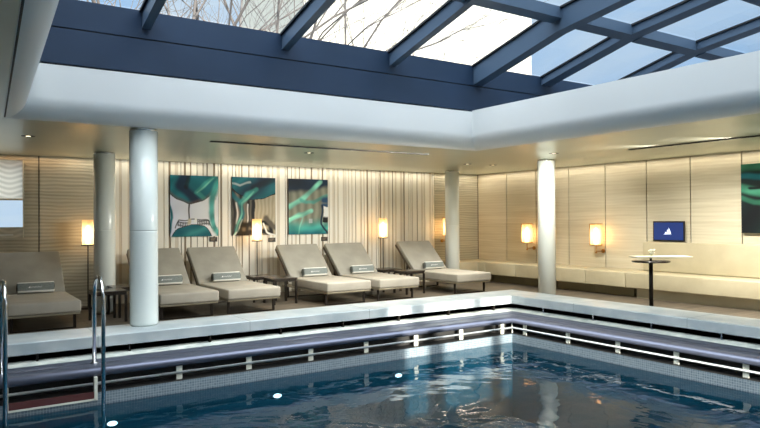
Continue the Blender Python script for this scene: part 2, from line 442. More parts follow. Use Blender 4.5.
# coping slabs as a closed solid
m = MB(); sweep(m, [(-.7,-.25),(-.7,-.008),(-.692,0),(-.012,0),(0,-.012),(0,-.137),(-.1,-.137),(-.1,-.25),(-.7,-.25)])
for xx in ((XW), ):
    pass
loc(m, cop).build('coping_slab', M['coping'], cop)
MJ = mat('coping_joint', srgb(140,150,152), .6)
for k in range(6):
    xx = 8.28-1.9*(k+.55)
    if xx > XW: m = MB(); m.box(xx, xx+.006, 8.2985, 9.0, -.136, .0012); loc(m, cop).build('slab_joint', MJ, cop)
for k in range(5):
    yy = 8.28-1.9*(k+.7); m = MB(); m.box(8.2985, 9.0, yy, yy+.006, -.136, .0012); loc(m, cop).build('slab_joint', MJ, cop)
# overflow channel
och = tag(empty('overflow_channel', (PX-.25, PY-.25, -.25)), 'stainless overflow shelf with slotted rail running round the pool rim', 'pool edge')
m = MB()
prof = [(-.1,-.137),(-.1,-.222),(0,-.228),(.12,-.246)]
sweep(m, prof, mis=[1,2,2])
loc(m, och).build('upper_slot', [M['shelf'], M['slot'], M['lip']], och)
m = MB(); pr = [(.12,-.246),(.2,-.262),(.235,-.268),(.25,-.282),(.265,-.268),(.30,-.262)]
pr += [(.40,-.274)]+[(.40+.07*math.sin(a*PI/12), -.344+.07*math.cos(a*PI/12)) for a in range(1, 7)]+[(.47,-.372),(.3,-.372)]
sweep(m, pr, smooth=True); loc(m, och).build('steel_shelf', M['shelf'], och)
m = MB(); sweep(m, [(.3,-.372),(.3,-.535),(.50,-.545)]); loc(m, och).build('rim_slot', M['slot'], och)
def rail(mb, d, z, r):
    mb.tube([(XW, PY-d, z), (PX-d, PY-d, z), (PX-d, YW, z)], r, 10)
m = MB(); rail(m, .45, -.455, .016); loc(m, och).build('rail', M['rail'], och)
bx = [7.64-.88*k for k in range(12)]
for xx in bx:
    if xx < 1.5 and xx > .5: continue
    if xx < XW+.1: continue
    m = MB(); m.box(xx-.035, xx+.035, PY-.44, PY-.425, -.375, -.538); loc(m, och).build('rail_bracket', M['bracket'], och)
for k in range(11):
    yy = 7.58-.88*k
    if yy < YW+.1: continue
    m = MB(); m.box(PX-.44, PX-.425, yy-.035, yy+.035, -.375, -.538); loc(m, och).build('rail_bracket', M['bracket'], och)
m = MB(); m.box(PX-.455, PX-.44, PY-.455, PY-.44, -.372, -.54); loc(m, och).build('corner_post', M['bracket'], och)
for k in range(9):
    xx = 7.9-1.0*k
    if xx > XW+.1:
        m = MB(); m.box(xx-.012, xx+.012, PY+.02, PY+.08, -.232, -.137); loc(m, och).build('slot_clip', M['dark_metal'], och)
for k in range(8):
    yy = 7.6-1.0*k
    m = MB(); m.box(PX+.02, PX+.08, yy-.012, yy+.012, -.232, -.137); loc(m, och).build('slot_clip', M['steel'], och)
# ladder niche
m = MB()
m.box(.56, 1.42, PY-.52, PY-.50, -.625, -.605, 0); m.box(.54, .575, PY-.52, PY-.47, -.625, -.372, 0); m.box(1.40, 1.435, PY-.52, PY-.47, -.625, -.372, 0)
m.box(.58, 1.40, PY-.515, PY-.503, -.604, -.53, 1)
loc(m, och).build('step_recess', [M['bracket'], M['step_red']], och)['label'] = 'dark red step recess with pale frame'
# basin
bas = tag(empty('pool_basin', (PX-.5, PY-.5, -.54)), 'blue mosaic pool basin below the overflow rail', 'pool')
ZB = -1.9
m = MB(); sweep(m, [(.5,-.545),(.5,-.70)]); loc(m, bas).build('rim_tile_band', M['tile'], bas)
m = MB(); sweep(m, [(.5,-.70),(.5,ZB)]); 
m.add([(XW,YW,ZB),(PX-.5,YW,ZB),(PX-.5,PY-.5,ZB),(XW,PY-.5,ZB)], [(0,1,2,3)])
m.add([(XW,YW,ZB),(PX,YW,ZB),(PX,YW,ZD),(XW,YW,ZD)], [(0,1,2,3)]); m.add([(XW,YW,ZB),(XW,PY,ZB),(XW,PY,ZD),(XW,YW,ZD)], [(0,1,2,3)])
loc(m, bas).build('basin_shell', M['basin'], bas)
m = MB(); m.box(XL+.3, XW, YW-.8, KB, ZD-.01, -.005); m.box(XW, KB, YW-.8, YW, ZD-.01, -.005)
loc(m, bas).build('near_ledge', M['coping'], bas)
# water
m = MB(); m.add([(XW,YW,-.685),(PX-.5,YW,-.685),(PX-.5,PY-.5,-.685),(XW,PY-.5,-.685)], [(0,1,2,3)])
tag(m.build('pool_water', M['water']), 'dark rippling teal water filling the swimming pool', 'water', kind='stuff')
# downlight reflections in the water, added as glowing discs on the pool wall
def uw():
    o = tag(empty('pool_light', (0,0,0)), 'x', 'light', 'round underwater lights')
    m = MB(); m.cyl((0,0,0), .055, -.012, 20, axis='y'); m.v = [(x*1.25, y, z*.6) for x, y, z in m.v]; m.build('trim_ring', M['steel'], o)
    m = MB(); m.cyl((0,-.012,0), .042, -.012, 20, axis='y'); m.v = [(x*1.25, y, z*.6) for x, y, z in m.v]; m.build('lens', mat('pool_lamp_lens', (1,1,1,1), .3, emit=(1,.98,.92,1), estr=9), o)  # disc glows in place of the reflection; no lamp fitted here
    return o
ul = uw()
for k, (x_, lb) in enumerate(((1.587,'white underwater light at the ladder foot on the pool wall'), (3.594,'white underwater light in the left middle of the back pool wall'), (5.501,'white underwater light nearest the sunlit corner of the pool wall'))):
    place(ul, k == 0, (x_, PY-.502, -.91), lb)
# ladder handrails
def handrail():
    o = tag(empty('ladder_handrail', (0,0,0)), 'x', 'handrail', 'pool ladder handrails')
    r = .25; pts = [(0, 8.05, -.262), (0, 8.05, .48)]
    for i in range(1, 12): a = PI*i/12; pts.append((0, 7.8+.25*math.cos(a), .48+.25*math.sin(a)))
    pts += [(0, 7.55, .48), (0, 7.55, -1.5)]
    m = MB(); m.tube(pts, .022, 14); m.build('rail_tube', M['chrome'], o)
    m = MB(); m.cyl((0, 8.05, -.268), .045, .012, 20); m.build('foot_flange', M['chrome'], o)
    return o
hr = handrail()
place(hr, True, (1.45,0,0), 'looped steel ladder handrail on the right of the red step recess')
place(hr, False, (.53,0,0), 'looped steel ladder handrail at the left edge of the picture')

# ------------------------------------------------------------------ columns
def make_col(x_, y_, z0, lb):
    o = tag(empty('column', (x_,y_,z0)), lb, 'column', 'round white columns')
    h = ZC-z0
    m = MB(); m.lathe((0,0,0), [(0,.04),(.155,.04),(.176,.06),(.176,1.43),(.176,1.44),(.173,1.443),(.173,1.452),(.176,1.455),(.176,1.465),(.176,h-.035),(0,h-.035)], 48); m.build('shaft', M['column'], o)
    m = MB(); m.lathe((0,0,0), [(0,h-.035),(.171,h-.035),(.171,h-.002),(0,h-.002)], 48); m.build('collar', M['chrome'], o)
    m = MB(); m.lathe((0,0,0), [(0,.0),(.16,.0),(.155,.04),(0,.04)], 48); m.build('base_ring', M['chrome'], o)
    return o
def make_col_coping(x_, y_, lb):
    o = tag(empty('column', (x_,y_,0)), lb, 'column', 'round white columns')
    h = ZC
    m = MB(); m.lathe((0,0,0), [(0,0),(.16,0),(.176,.02),(.176,.04),(.176,1.2),(.176,1.21),(.173,1.213),(.173,1.222),(.176,1.225),(.176,1.235),(.176,h-.035),(0,h-.035)], 48); m.build('shaft', M['column'], o)
    m = MB(); m.lathe((0,0,0), [(0,h-.035),(.171,h-.035),(.171,h-.002),(0,h-.002)], 48); m.build('collar', M['chrome'], o)
    return o
make_col_coping(2.19, 8.81, 'thick white column standing on the pool coping, nearest of the four columns')
make_col(2.36, 12.15, ZD, 'grey green white column behind the small table near the lamp at far left')
make_col(10.28, 9.28, ZD, 'white column behind the far right corner of the pool between two wall sconces')
make_col(10.54, 12.57, ZD, 'white column behind the foot of the last lounger by the wooden corner')

# ------------------------------------------------------------------ loungers
def lounger():
    o = tag(empty('sun_lounger', (0,0,0)), 'x', 'sun lounger', 'sun loungers along the back wall')
    W = .97
    # local frame: x 0..W, y 0 (foot) .. 2.2, z from the deck
    m = MB(); m.box(0, W, 0, 1.5, .255, .43); m.build('mattress', M['fabric'], o, bevel=.03, seg=4)
    # backrest, thick slab rising from the hinge
    hy, hz = 1.5, .425; ty, tz = 2.2, 1.08
    d = Vector((ty-hy, tz-hz)).normalized(); n = Vector((d.y, -d.x))   # n points down/back
    L = (Vector((ty, tz))-Vector((hy, hz))).length
    def q(a, b): p = Vector((hy, hz))+d*a+n*b; return (p.x, p.y)
    m = MB(); m.prism([q(0,0), q(L,0), q(L,.09), q(-.02,.09)], 'x', 0.0, W); m.build('backrest', M['fabric_back'], o, bevel=.025, seg=4)
    m = MB(); m.prism([q(.02,.093), q(L-.01,.093), q(L-.01,.15), q(.02,.15)], 'x', .005, W-.005); m.build('back_frame', M['taupe'], o, bevel=.008)
    for x0, x1 in ((.12,.15), (W-.15,W-.12)):
        m = MB(); m.prism([q(.45,.151), q(.5,.151), (2.02,.252), (1.97,.252)], 'x', x0, x1); m.build('back_strut', M['dark_metal'], o)
    m = MB(); m.box(.01, W-.01, .03, 1.98, .222, .25); m.build('base_frame', M['frame_line'], o, bevel=.006)
    for yy in (.16, 1.78):
        m = MB()
        for xx in (.05, W-.09): m.box(xx, xx+.04, yy, yy+.025, 0, .222)
        m.box(.05, W-.05, yy, yy+.025, 0.001, .018)
        m.build('leg', M['dark_metal'], o)
    return o
lg = lounger()
spots = [(.765, 'grey sun lounger at far left behind the pool ladder'),
         (2.88, 'grey sun lounger half hidden by the thick column on the coping'),
         (4.0, 'grey sun lounger directly below the left and middle wall pictures'),
         (5.9, 'grey sun lounger left one of the pair below the rightmost back wall picture'),
         (7.06, 'right lounger of the middle pair, just left of the lamp at the slat end'),
         (9.02, 'grey sun lounger on its own at the far right, in front of the corner column')]
for k, (x_, lb) in enumerate(spots): place(lg, k == 0, (x_, 10.6, ZD), lb)
# rolled towels
def towel():
    o = tag(empty('rolled_towel', (0,0,0)), 'x', 'towel', 'folded towels on the loungers')
    def sec(ry, rz, n=28):
        pts = []
        for i in range(n):
            a = 2*PI*i/n; c_, s_ = math.cos(a), math.sin(a)
            pts.append((ry*math.copysign(abs(c_)**.55, c_), rz*math.copysign(abs(s_)**.55, s_)))
        return pts
    n = 28; m = MB(); xs = [-.27,-.265,-.255,.255,.265,.27]; sc = [.8,.92,1,1,.92,.8]; vs = []
    for xx, s_ in zip(xs, sc):
        for y_, z_ in sec(.065*s_, .088*s_, n): vs.append((xx, y_, z_))
    for k in range(5):
        for i in range(n):
            j = (i+1) % n
            zz = (vs[k*n+i][2]+vs[k*n+j][2])/2
            m.add([vs[k*n+i], vs[k*n+j], vs[(k+1)*n+j], vs[(k+1)*n+i]], [(0,1,2,3)], 1 if (zz > .066 or -.085 < zz < -.052) else 0, True)
    m.add(vs[:n], [tuple(range(n))], 0); m.add(vs[-n:], [tuple(range(n))], 0)
    roll = m.build('roll', [M['towel_grey'], M['towel_white']], o)
    m = MB(); y_ = -.0665; r = random.Random(5)
    m.add([(-.115,y_,-.012),(-.085,y_,-.012),(-.085,y_,.02)], [(0,1,2)])
    xx = -.07
    for k in range(8):   # small white lettering, too small in the picture to read
        w = .010+.004*r.random(); h = .02
        m.box(xx, xx+.004, y_, y_+.002, -.01, -.01+h)
        if k % 2: m.box(xx, xx+w, y_, y_+.002, .006, .010)
        else: m.box(xx, xx+w, y_, y_+.002, -.01, -.006)
        xx += w+.007
    m.build('embroidery', M['mark'], roll)
    for s_ in range(2):
        m = MB(); pts = []
        for i in range(30): a = i*.55; rr = .008+.0017*i; pts.append(((-1,1)[s_]*.272, rr*math.cos(a), rr*1.3*math.sin(a)))
        m.tube(pts, .002, 5); m.build('rolled_edge', M['dark_metal'], roll)
    return o
tw = towel()
tl = ['grey rolled towel with white borders on the far left lounger', 'grey rolled towel on the lounger half hidden by the thick column',
      'grey rolled towel on the lounger below the left and middle pictures', 'pale rolled towel on the left lounger of the middle pair',
      'pale rolled towel on the right lounger of the middle pair', 'pale rolled towel on the lone lounger at far right']
for k, ((x_, _), lb) in enumerate(zip(spots, tl)):
    p = place(tw, k == 0, (x_+.52, 10.6+1.47, ZD+.43+.092), lb); p.rotation_euler = (-.22, 0, 0)

# ------------------------------------------------------------------ small tables between the loungers
def table():
    o = tag(empty('side_table', (0,0,0)), 'x', 'side table', 'small dark side tables between loungers')
    S = .25
    m = MB(); m.box(-S, S, -S, S, .47, .495); m.build('table_top', M['dark_wood'], o, bevel=.006)
    m = MB()
    m.box(-S+.02, S-.02, -S+.01, -S+.03, .43, .469); m.box(-S+.02, S-.02, S-.03, S-.01, .43, .469)
    m.box(-S+.01, -S+.03, -S+.02, S-.02, .43, .469); m.box(S-.03, S-.01, -S+.02, S-.02, .43, .469)
    m.build('apron', M['dark_metal'], o)
    for a in (-1, 1):
        for b in (-1, 1):
            m = MB(); m.box(a*(S-.022)-.018, a*(S-.022)+.018, b*(S-.022)-.018, b*(S-.022)+.018, 0, .429); m.build('leg', M['dark_metal'], o)
    return o
tb = table()
for k, (x_, y_, lb) in enumerate([(2.22, 11.2, 'dark square side table in front of the rear left column'),
        (2.61, 11.72, 'dark side table seen right behind the thick column on the coping'),
        (5.28, 12.22, 'dark side table beneath the lit lamp in front of the middle picture'),
        (5.43, 11.62, 'dark side table touching the left side of the middle lounger pair'),
        (8.3, 12.2, 'dark side table beneath the lamp at the right end of the slats'),
        (8.42, 11.5, 'dark side table beside the lone lounger at the far right')]):
    place(tb, k == 0, (x_, y_, ZD), lb)

# ------------------------------------------------------------------ lamps
def pt(name, locn, power, col, r=.05, parent=None):
    l = bpy.data.lights.new(name, 'POINT'); l.energy = power; l.color = col; l.shadow_soft_size = r
    o = bpy.data.objects.new(name, l); COL.objects.link(o); o.location = locn
    if parent: o.parent = parent
    return o
def floor_lamp():
    o = tag(empty('floor_lamp', (0,0,0)), 'x', 'lamp', 'floor lamps with amber glass shades')
    m = MB(); m.lathe((0,0,0), [(0,0),(.13,0),(.13,.015),(.02,.025),(0,.025)], 32); m.build('base', M['dark_metal'], o)
    m = MB(); m.cyl((0,0,.025), .011, 1.125, 12); m.build('pole', M['dark_metal'], o)
    m = MB(); m.lathe((0,0,1.15), [(0,0),(.115,0),(.12,.012),(.105,.02),(0,.02)], 32); m.build('gallery', M['dark_metal'], o)
    m = MB(); m.lathe((0,0,1.172), [(.10,0),(.10,.45)], 40); m.build('shade', M['shade'], o)
    m = MB(); m.lathe((0,0,1.18), [(0,0),(.035,.0),(.04,.08),(.04,.28),(.02,.34),(0,.35)], 20); m.build('bulb', M['bulb'], o)
    return o
fl = floor_lamp()
for k, (x_, lb) in enumerate([(2.235,'lit amber floor lamp beside the rear left column'), (5.54,'lit amber floor lamp in front of the middle picture'), (8.745,'lit amber floor lamp at the right end of the slatted wall')]):
    place(fl, k == 0, (x_, 12.98, ZD), lb)
    pt('lamp_glow', (x_, 12.98, ZD+1.4), 3 if k == 0 else 6, (1,.78,.52), .12)
def sconce():
    # wall plate at local x=0 (wall), shade reaching out to -x
    o = tag(empty('wall_sconce', (0,0,0)), 'x', 'wall lamp', 'brass and glass wall sconces')
    m = MB(); m.cyl((-.02,0,0), .045, .02, 20, axis='x'); m.build('wall_plate', M['gold'], o)
    m = MB(); m.tube([(-.02,0,0),(-.25,0,0),(-.25,0,.13)], .01, 10); arm = m.build('arm', M['gold'], o)
    m = MB(); m.lathe((-.25,0,-.05), [(0,0),(.022,.015),(.022,.035),(0,.04)], 16); m.build('knob', M['gold'], arm)
    m = MB(); m.lathe((-.25,0,.13), [(0,0),(.14,0),(.14,.018),(0,.018)], 32)
    for i in range(3):
        a = 2*PI*i/3+.5; m.cyl((-.25+.137*math.cos(a), .137*math.sin(a), .148), .006, .44, 8)
    m.lathe((-.25,0,.588), [(.115,0),(.142,0),(.142,.016),(.115,.016),(.115,0)], 32)
    m.build('frame', M['gold'], o)
    m = MB(); m.lathe((-.25,0,.15), [(.125,0),(.125,.435)], 40); m.build('shade', M['shade'], o)
    m = MB(); m.lathe((-.25,0,.155), [(0,0),(.04,.0),(.045,.1),(.045,.3),(.02,.36),(0,.37)], 20); m.build('bulb', M['bulb'], o)
    return o
scn = sconce()
place(scn, True, (WX-.001, 9.32, .62), 'brass wall sconce right of the far column on the wooden wall')
place(scn, False, (WX-.001, 11.35, .62), 'brass wall sconce left of the far column on the wooden wall')
p = place(scn, False, (10.86, WY-.001, .78), 'wall sconce peeking out left of the corner column', rz=PI/2)
pt('sconce_glow', (WX-.25, 9.32, 1.0), 5, (1,.78,.52), .12); pt('sconce_glow', (WX-.25, 11.35, 1.0), 5, (1,.78,.52), .12); pt('sconce_glow', (10.86, WY-.25, 1.15), 4, (1,.68,.36), .1)

# ------------------------------------------------------------------ painted pictures
def mix(a, b, t): t = max(0, min(1, t)); return tuple(a[i]*(1-t)+b[i]*t for i in range(3))
def ss(a, b, x):
    t = max(0, min(1, (x-a)/(b-a))); return t*t*(3-2*t)
def stroke(u, v, pts, w):
    best = 9
    for (x0,y0), (x1,y1) in zip(pts[:-1], pts[1:]):
        dx, dy = x1-x0, y1-y0; t = max(0, min(1, ((u-x0)*dx+(v-y0)*dy)/(dx*dx+dy*dy+1e-9)))
        best = min(best, math.hypot(u-x0-t*dx, (v-y0-t*dy)*1.25))
    return 1-ss(w*.35, w*1.3, best)
def RG(r, g, b): return srgb(r, g, b)[:3]
T1, T2, T3, NV = RG(18,108,120), RG(62,162,152), RG(128,208,186), RG(12,42,66)
LIL, WH, BK, CR = RG(196,202,206), RG(238,240,236), RG(14,18,22), RG(196,188,164)
def art1(u, v):
    c = mix(RG(214,220,236), RG(236,238,236), u)
    c = mix(c, BK, stroke(u, v, [(.37,.38),(.37,.7)], .018))
    for a, b in ((.14,.36), (.55,.84)):
        if a < u < b and .73+abs(u-.48)*.06 < v < .83: c = mix(c, BK, .85 if (int(u*60) % 3 == 0 or int(v*60) % 3 == 0) else .3)
    c = mix(c, BK, stroke(u, v, [(.1,.86),(.16,.73),(.4,.71),(.8,.75),(.88,.86)], .012))
    c = mix(c, CR, stroke(u, v, [(.38,.72),(.38,.77)], .04)); c = mix(c, WH, stroke(u, v, [(.52,.72),(.5,.76)], .03))
    e = ((u-.45)/.42)**2+((v-1.02)/.22)**2
    if e < 1: c = mix(NV, mix(T1, T2, ss(0,.2,.12-abs(v-1.08+u*.28))), .8); 
    if .93 < e < 1: c = BK
    e = ((u-.42)/.62)**2+((v+.02)/.47)**2
    if e < 1:
        c = mix(T1, NV, stroke(u, v, [(.32,-.05),(.22,.18),(.42,.3),(.5,.4)], .13))
        c = mix(c, BK, .7*stroke(u, v, [(.4,-.02),(.34,.2)], .05))
        c = mix(c, T2, .9*stroke(u, v, [(.98,.0),(.75,.12),(.55,.26),(.7,.38)], .05)); c = mix(c, T3, .7*stroke(u, v, [(.9,.05),(.56,.27)], .018))
        c = mix(c, RG(110,80,60), .55*ss(.72, .98, e)); 
        if e > .96: c = mix(c, BK, .8)
    c = mix(c, T2, .95*stroke(u, v, [(1.02,.1),(.86,.35),(.84,.62),(.95,.88),(1.05,1)], .075)); c = mix(c, WH, stroke(u, v, [(.94,.42),(.94,.66),(1.0,.82)], .03))
    c = mix(c, T1, stroke(u, v, [(-.02,.98),(.02,.7),(-.03,.45)], .03))
    return c
def art2(u, v):
    c = mix(CR, RG(150,144,122), .5+.5*math.sin(u*70)*.5) if u > .5 else mix(RG(120,116,104), BK, .5+.5*math.sin(u*40))
    c = mix(c, BK, stroke(u, v, [(.46,.4),(.46,.85)], .05)); c = mix(c, WH, .8*stroke(u, v, [(.34,.45),(.34,.8)], .018))
    c = mix(c, WH, .8*stroke(u, v, [(.1,.45),(.1,.8)], .02))
    c = mix(c, BK, stroke(u, v, [(.2,.8),(.9,.8),(.9,.95),(.1,.95)], .07))
    c = mix(c, RG(90,86,76), stroke(u, v, [(1,.86),(.78,.72)], .07))
    c = mix(c, WH, stroke(u, v, [(.05,1.0),(.16,.86),(.2,.72)], .022)); c = mix(c, WH, stroke(u, v, [(.72,.82),(.8,.95),(.98,1.0)], .025))
    e = ((u-.55)/.62)**2+((v-.06)/.32)**2
    if e < 1: c = mix(NV, T1, .5+.5*math.sin(u*6+v*9)); c = mix(c, BK, .6*stroke(u, v, [(.5,.15),(.95,.05)], .08))
    if .93 < e < 1: c = BK
    c = mix(c, T1, .9*stroke(u, v, [(.0,.3),(.16,.42),(.22,.6),(.1,.9)], .06)); c = mix(c, T2, .8*stroke(u, v, [(.55,.2),(.35,.3),(.2,.45)], .06))
    c = mix(c, T3, .6*stroke(u, v, [(.5,.23),(.22,.45),(.2,.62),(.06,.98)], .02)); c = mix(c, RG(180,196,200), .7*stroke(u, v, [(.02,.12),(.2,.15),(.42,.08)], .025))
    return c
def art3(u, v):
    c = mix(RG(150,152,134), RG(120,124,108), .5+.5*math.sin(u*34))
    c = mix(c, T2, ss(.68,.9,v)); c = mix(c, T1, ss(.88,1,v))
    c = mix(c, NV, 1-ss(.2,.3,v+.1*u)); c = mix(c, BK, .6*(1-ss(.05,.3,v))*(1-ss(.2,.7,u)))
    c = mix(c, T3, .95*stroke(u, v, [(.0,.52),(.3,.38),(.55,.22),(.82,.05)], .06)); c = mix(c, T2, .7*stroke(u, v, [(.3,.38),(.6,.42),(1,.3)], .05))
    c = mix(c, T3, .95*stroke(u, v, [(-.02,.76),(.25,.64),(.55,.58)], .06)); c = mix(c, RG(150,220,190), .6*stroke(u, v, [(0,.72),(.5,.57)], .02))
    c = mix(c, RG(16,70,110), .95*stroke(u, v, [(.88,.4),(1.02,.36),(1.02,.48),(.88,.5)], .08)); c = mix(c, NV, stroke(u, v, [(.84,.5),(.84,.82),(1,.98)], .03))
    if u > .88 and .5 < v < .78: c = mix(WH, BK, ss(.66,.7,v))
    if .5 < u < .6 and .72 < v < .8: c = mix(c, LIL, .6)
    c = mix(c, T3, .5*stroke(u, v, [(.25,.98),(.34,.66)], .02))
    return c
def art4(u, v):
    c = mix(BK, RG(24,42,40), .5+.5*math.sin(u*9+v*5))
    g = RG(48,112,88)
    c = mix(c, g, stroke(u, v, [(0,.05),(.5,.0),(1,.08)], .1)); c = mix(c, T1, .8*stroke(u, v, [(0,.18),(.4,.22),(.9,.14)], .06))
    c = mix(c, RG(70,150,120), .95*stroke(u, v, [(0,.36),(.25,.44),(.6,.42),(1,.55)], .08)); c = mix(c, BK, stroke(u, v, [(.1,.36),(.5,.34)], .03))
    c = mix(c, g, .9*stroke(u, v, [(0,.5),(.12,.56),(.4,.6),(.8,.72)], .05)); c = mix(c, RG(150,170,160), .8*stroke(u, v, [(.25,.86),(.32,.82),(.44,.86)], .012))
    return c
def mirrorart(u, v):
    # u 0..1 spans the pale glazed panel, only its right part is in the frame
    c = mix(RG(236,230,214), RG(206,200,182), .5+.5*math.sin(v*95+2*math.sin(u*14)))
    if v > .76: c = mix(c, RG(150,146,124), .3)
    if .5 < v < .56: c = RG(166,164,138)
    if .56 <= v < .865: c = RG(250,252,246)
    if abs(v-.5-.018*abs(math.sin(u*26))) < .008 and u < .93: c = WH
    if .955 < v < .97 and .45 < u < .85: c = WH
    if v < .02 or u > .985: c = RG(214,210,190)
    return c
def flow(fn):
    """bend the drawing into soft flowing shapes with fine light and dark streaks"""
    def g(u, v):
        a = u+.016*math.sin(7*v+2*u)+.008*math.sin(19*v-8*u); b_ = v+.014*math.sin(8*u+3*v)+.007*math.sin(21*u+6*v)
        c = fn(a, b_)
        k = .5+.5*math.sin(26*(b_*.8+a*.35)+5*math.sin(4.3*a+2*b_)); sat = min(1, abs(c[1]-c[0])*3.0)
        c = mix(c, tuple(x*1.5+.02 for x in c), k*k*.6*sat); c = mix(c, tuple(x*.4 for x in c), (1-k)**2*.5*sat)
        return c
    return g
def canvas(name, fn, w, h, nx, ny, rough, coat=0):
    """a flat board standing in the XZ plane, painted face at y=0 looking to -y, origin at lower left"""
    vs = [(w*i/nx, 0, h*(1-j/ny)) for j in range(ny+1) for i in range(nx+1)]
    fs = [(j*(nx+1)+i, (j+1)*(nx+1)+i, (j+1)*(nx+1)+i+1, j*(nx+1)+i+1) for j in range(ny) for i in range(nx)]
    me = bpy.data.meshes.new(name); me.from_pydata(vs, [], fs)
    at = me.color_attributes.new('paint', 'FLOAT_COLOR', 'POINT')
    dat = []
    for j in range(ny+1):
        for i in range(nx+1): c = fn(i/nx, j/ny); dat += [c[0], c[1], c[2], 1]
    at.data.foreach_set('color', dat)
    mm = mat(name+'_paint', (1,1,1,1), rough, coat=coat); t, N, L, b = nt(mm)
    a = N.new('ShaderNodeVertexColor'); a.layer_name = 'paint'; L.new(a.outputs['Color'], b.inputs['Base Color']); b.inputs['Specular IOR Level'].default_value = .2
    me.materials.append(mm)
    o = bpy.data.objects.new('canvas', me); COL.objects.link(o); return o
def picture(fn, locn, w, h, lb, group, rz=0, res=110, rough=.5, coat=0, name='wall_picture', cat='picture', dep=.03):
    o = tag(empty(name, locn, rz=rz), lb, cat, group)
    c = canvas(name, flow(fn), w, h, res, int(res*h/w), rough, coat); c.parent = o; c.location = (0, -dep, 0)
    m = MB(); m.box(0, w, -dep+.002, 0, 0, h); m.build('backing_board', M['black'] if cat == 'picture' else M['pale_top'], o)
    return o
G = 'abstract glass pictures'
yw = WY-.016
picture(art1, (3.83, yw, 1.02), 1.0, 1.25, 'teal abstract picture with white middle, leftmost of the back wall three', G)
picture(art2, (5.13, yw, 1.02), 1.0, 1.25, 'dark teal abstract picture behind the lit lamp, middle of the back wall three', G)
picture(art3, (6.45, yw, 1.02), 1.0, 1.25, 'mint swirl abstract picture over the loungers, rightmost of the back wall three', G)
picture(art4, (WX-.035, 6.27, 1.06), 1.75, 1.24, 'dark green swirl picture cut by the right picture edge', G, rz=-PI/2, dep=.05)
def blindmat(m):
    t, N, L, b = nt(m); o_ = [n for n in N if n.type == 'OUTPUT_MATERIAL'][0]
    a = N.new('ShaderNodeVertexColor'); a.layer_name = 'paint'; tr = N.new('ShaderNodeBsdfTranslucent'); L.new(a.outputs['Color'], tr.inputs[0])
    mx = N.new('ShaderNodeMixShader'); mx.inputs[0].default_value = .6; L.new(b.outputs[0], mx.inputs[1]); L.new(tr.outputs[0], mx.inputs[2]); L.new(mx.outputs[0], o_.inputs[0])
w3 = ST(empty('window_3', (.18, WY, 1.06)), 'window above the far left lounger with pale printed blind and bright clear pane')
c = canvas('blind', lambda u, v: mirrorart(u, v*.5), 1.06, .69, 90, 70, .6); c.name = 'printed_blind'; c.parent = w3; blindmat(c.data.materials[0]); c.location = (0, .02, .693)
c['label'] = 'pale patterned blind'
c = canvas('blind2', lambda u, v: mirrorart(u, .87+v*.13), 1.06, .19, 60, 20, .6); c.name = 'lower_panel'; c.parent = w3; c.location = (0, .02, 0)
m = MB(); m.box(0, 1.06, .03, .04, .19, .693); m.build('pane', M['glass_clear'], w3)
m = MB(); m.box(0, 1.06, -.005, .02, .668, .70); m.box(1.04, 1.06, -.005, .019, 0, 1.385); m.build('window_frame', M['pale_top'], w3)
def plaque(x_, z_, lb, k):
    o = tag(empty('picture_plaque', (x_, yw, z_)), lb, 'plaque', 'small plaques under the pictures')
    m = MB(); m.box(0, .165, -.012, 0, 0, .095); m.build('plate', M['plaque'], o)
    m = MB()
    for r_ in range(3): m.box(.03, .135-.02*r_, -.0135, -.0125, .068-.02*r_, .074-.02*r_)
    m.build('lettering', M['plaque_text'], o)
plaque(4.645, .905, 'small dark plaque below the left back wall picture', 0)
plaque(5.97, .865, 'small dark plaque below the middle back wall picture', 1)
plaque(7.285, .855, 'small dark plaque below the right back wall picture', 2)

# ------------------------------------------------------------------ benches
def bench_module(y0, y1, lb, x0=11.4, x1=12.12):
    o = tag(empty('bench_seat', ((x0+x1)/2, (y0+y1)/2, ZD)), lb, 'bench', 'upholstered bench modules along the wooden wall')
    a, b, hw = x0-(x0+x1)/2, x1-(x0+x1)/2, (y1-y0)/2-.006
    m = MB(); m.box(a, b, -hw, hw, .2, .51); m.build('seat_cushion', M['bench'], o, bevel=.022, seg=4)
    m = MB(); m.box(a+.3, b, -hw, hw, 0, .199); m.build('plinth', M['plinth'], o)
    return o
bench_module(11.29, 12.33, 'beige bench module next to the corner piece on the wooden wall')
bench_module(10.25, 11.29, 'beige bench module below the sconce left of the far column')
bench_module(9.24, 10.25, 'beige bench module directly right of the far column')
bench_module(8.25, 9.24, 'beige bench module just left of the bench with the high back')
o = tag(empty('bench_seat', (11.4, 13.0, ZD)), 'beige corner bench turning onto the back wall behind the last lounger', 'bench', 'upholstered bench modules along the wooden wall')
m = MB(); m.prism([(-.6,-.4),(0,-.4),(0,-.66),(.72,-.66),(.72,.36),(-.6,.36)], 'z', .2, .51); m.build('seat_cushion', M['bench'], o, bevel=.022, seg=4)
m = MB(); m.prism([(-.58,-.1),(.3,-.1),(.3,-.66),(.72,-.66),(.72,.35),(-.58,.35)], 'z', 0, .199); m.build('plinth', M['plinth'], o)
o = tag(empty('sofa_bench', (11.76, 5.2, ZD)), 'long beige bench with upholstered high back below the blue screen', 'bench')
m = MB(); m.box(-.36, .36, -4.2, 3.045, .2, .51); m.build('seat_cushion', M['bench'], o, bevel=.022, seg=4)
m = MB(); m.box(.2, .36, -4.2, 3.03, .515, 1.105); m.build('backrest', M['bench'], o, bevel=.02, seg=3)
m = MB(); m.box(-.2, .36, -4.2, 2.9, 0, .199); m.build('plinth', M['bench'], o)

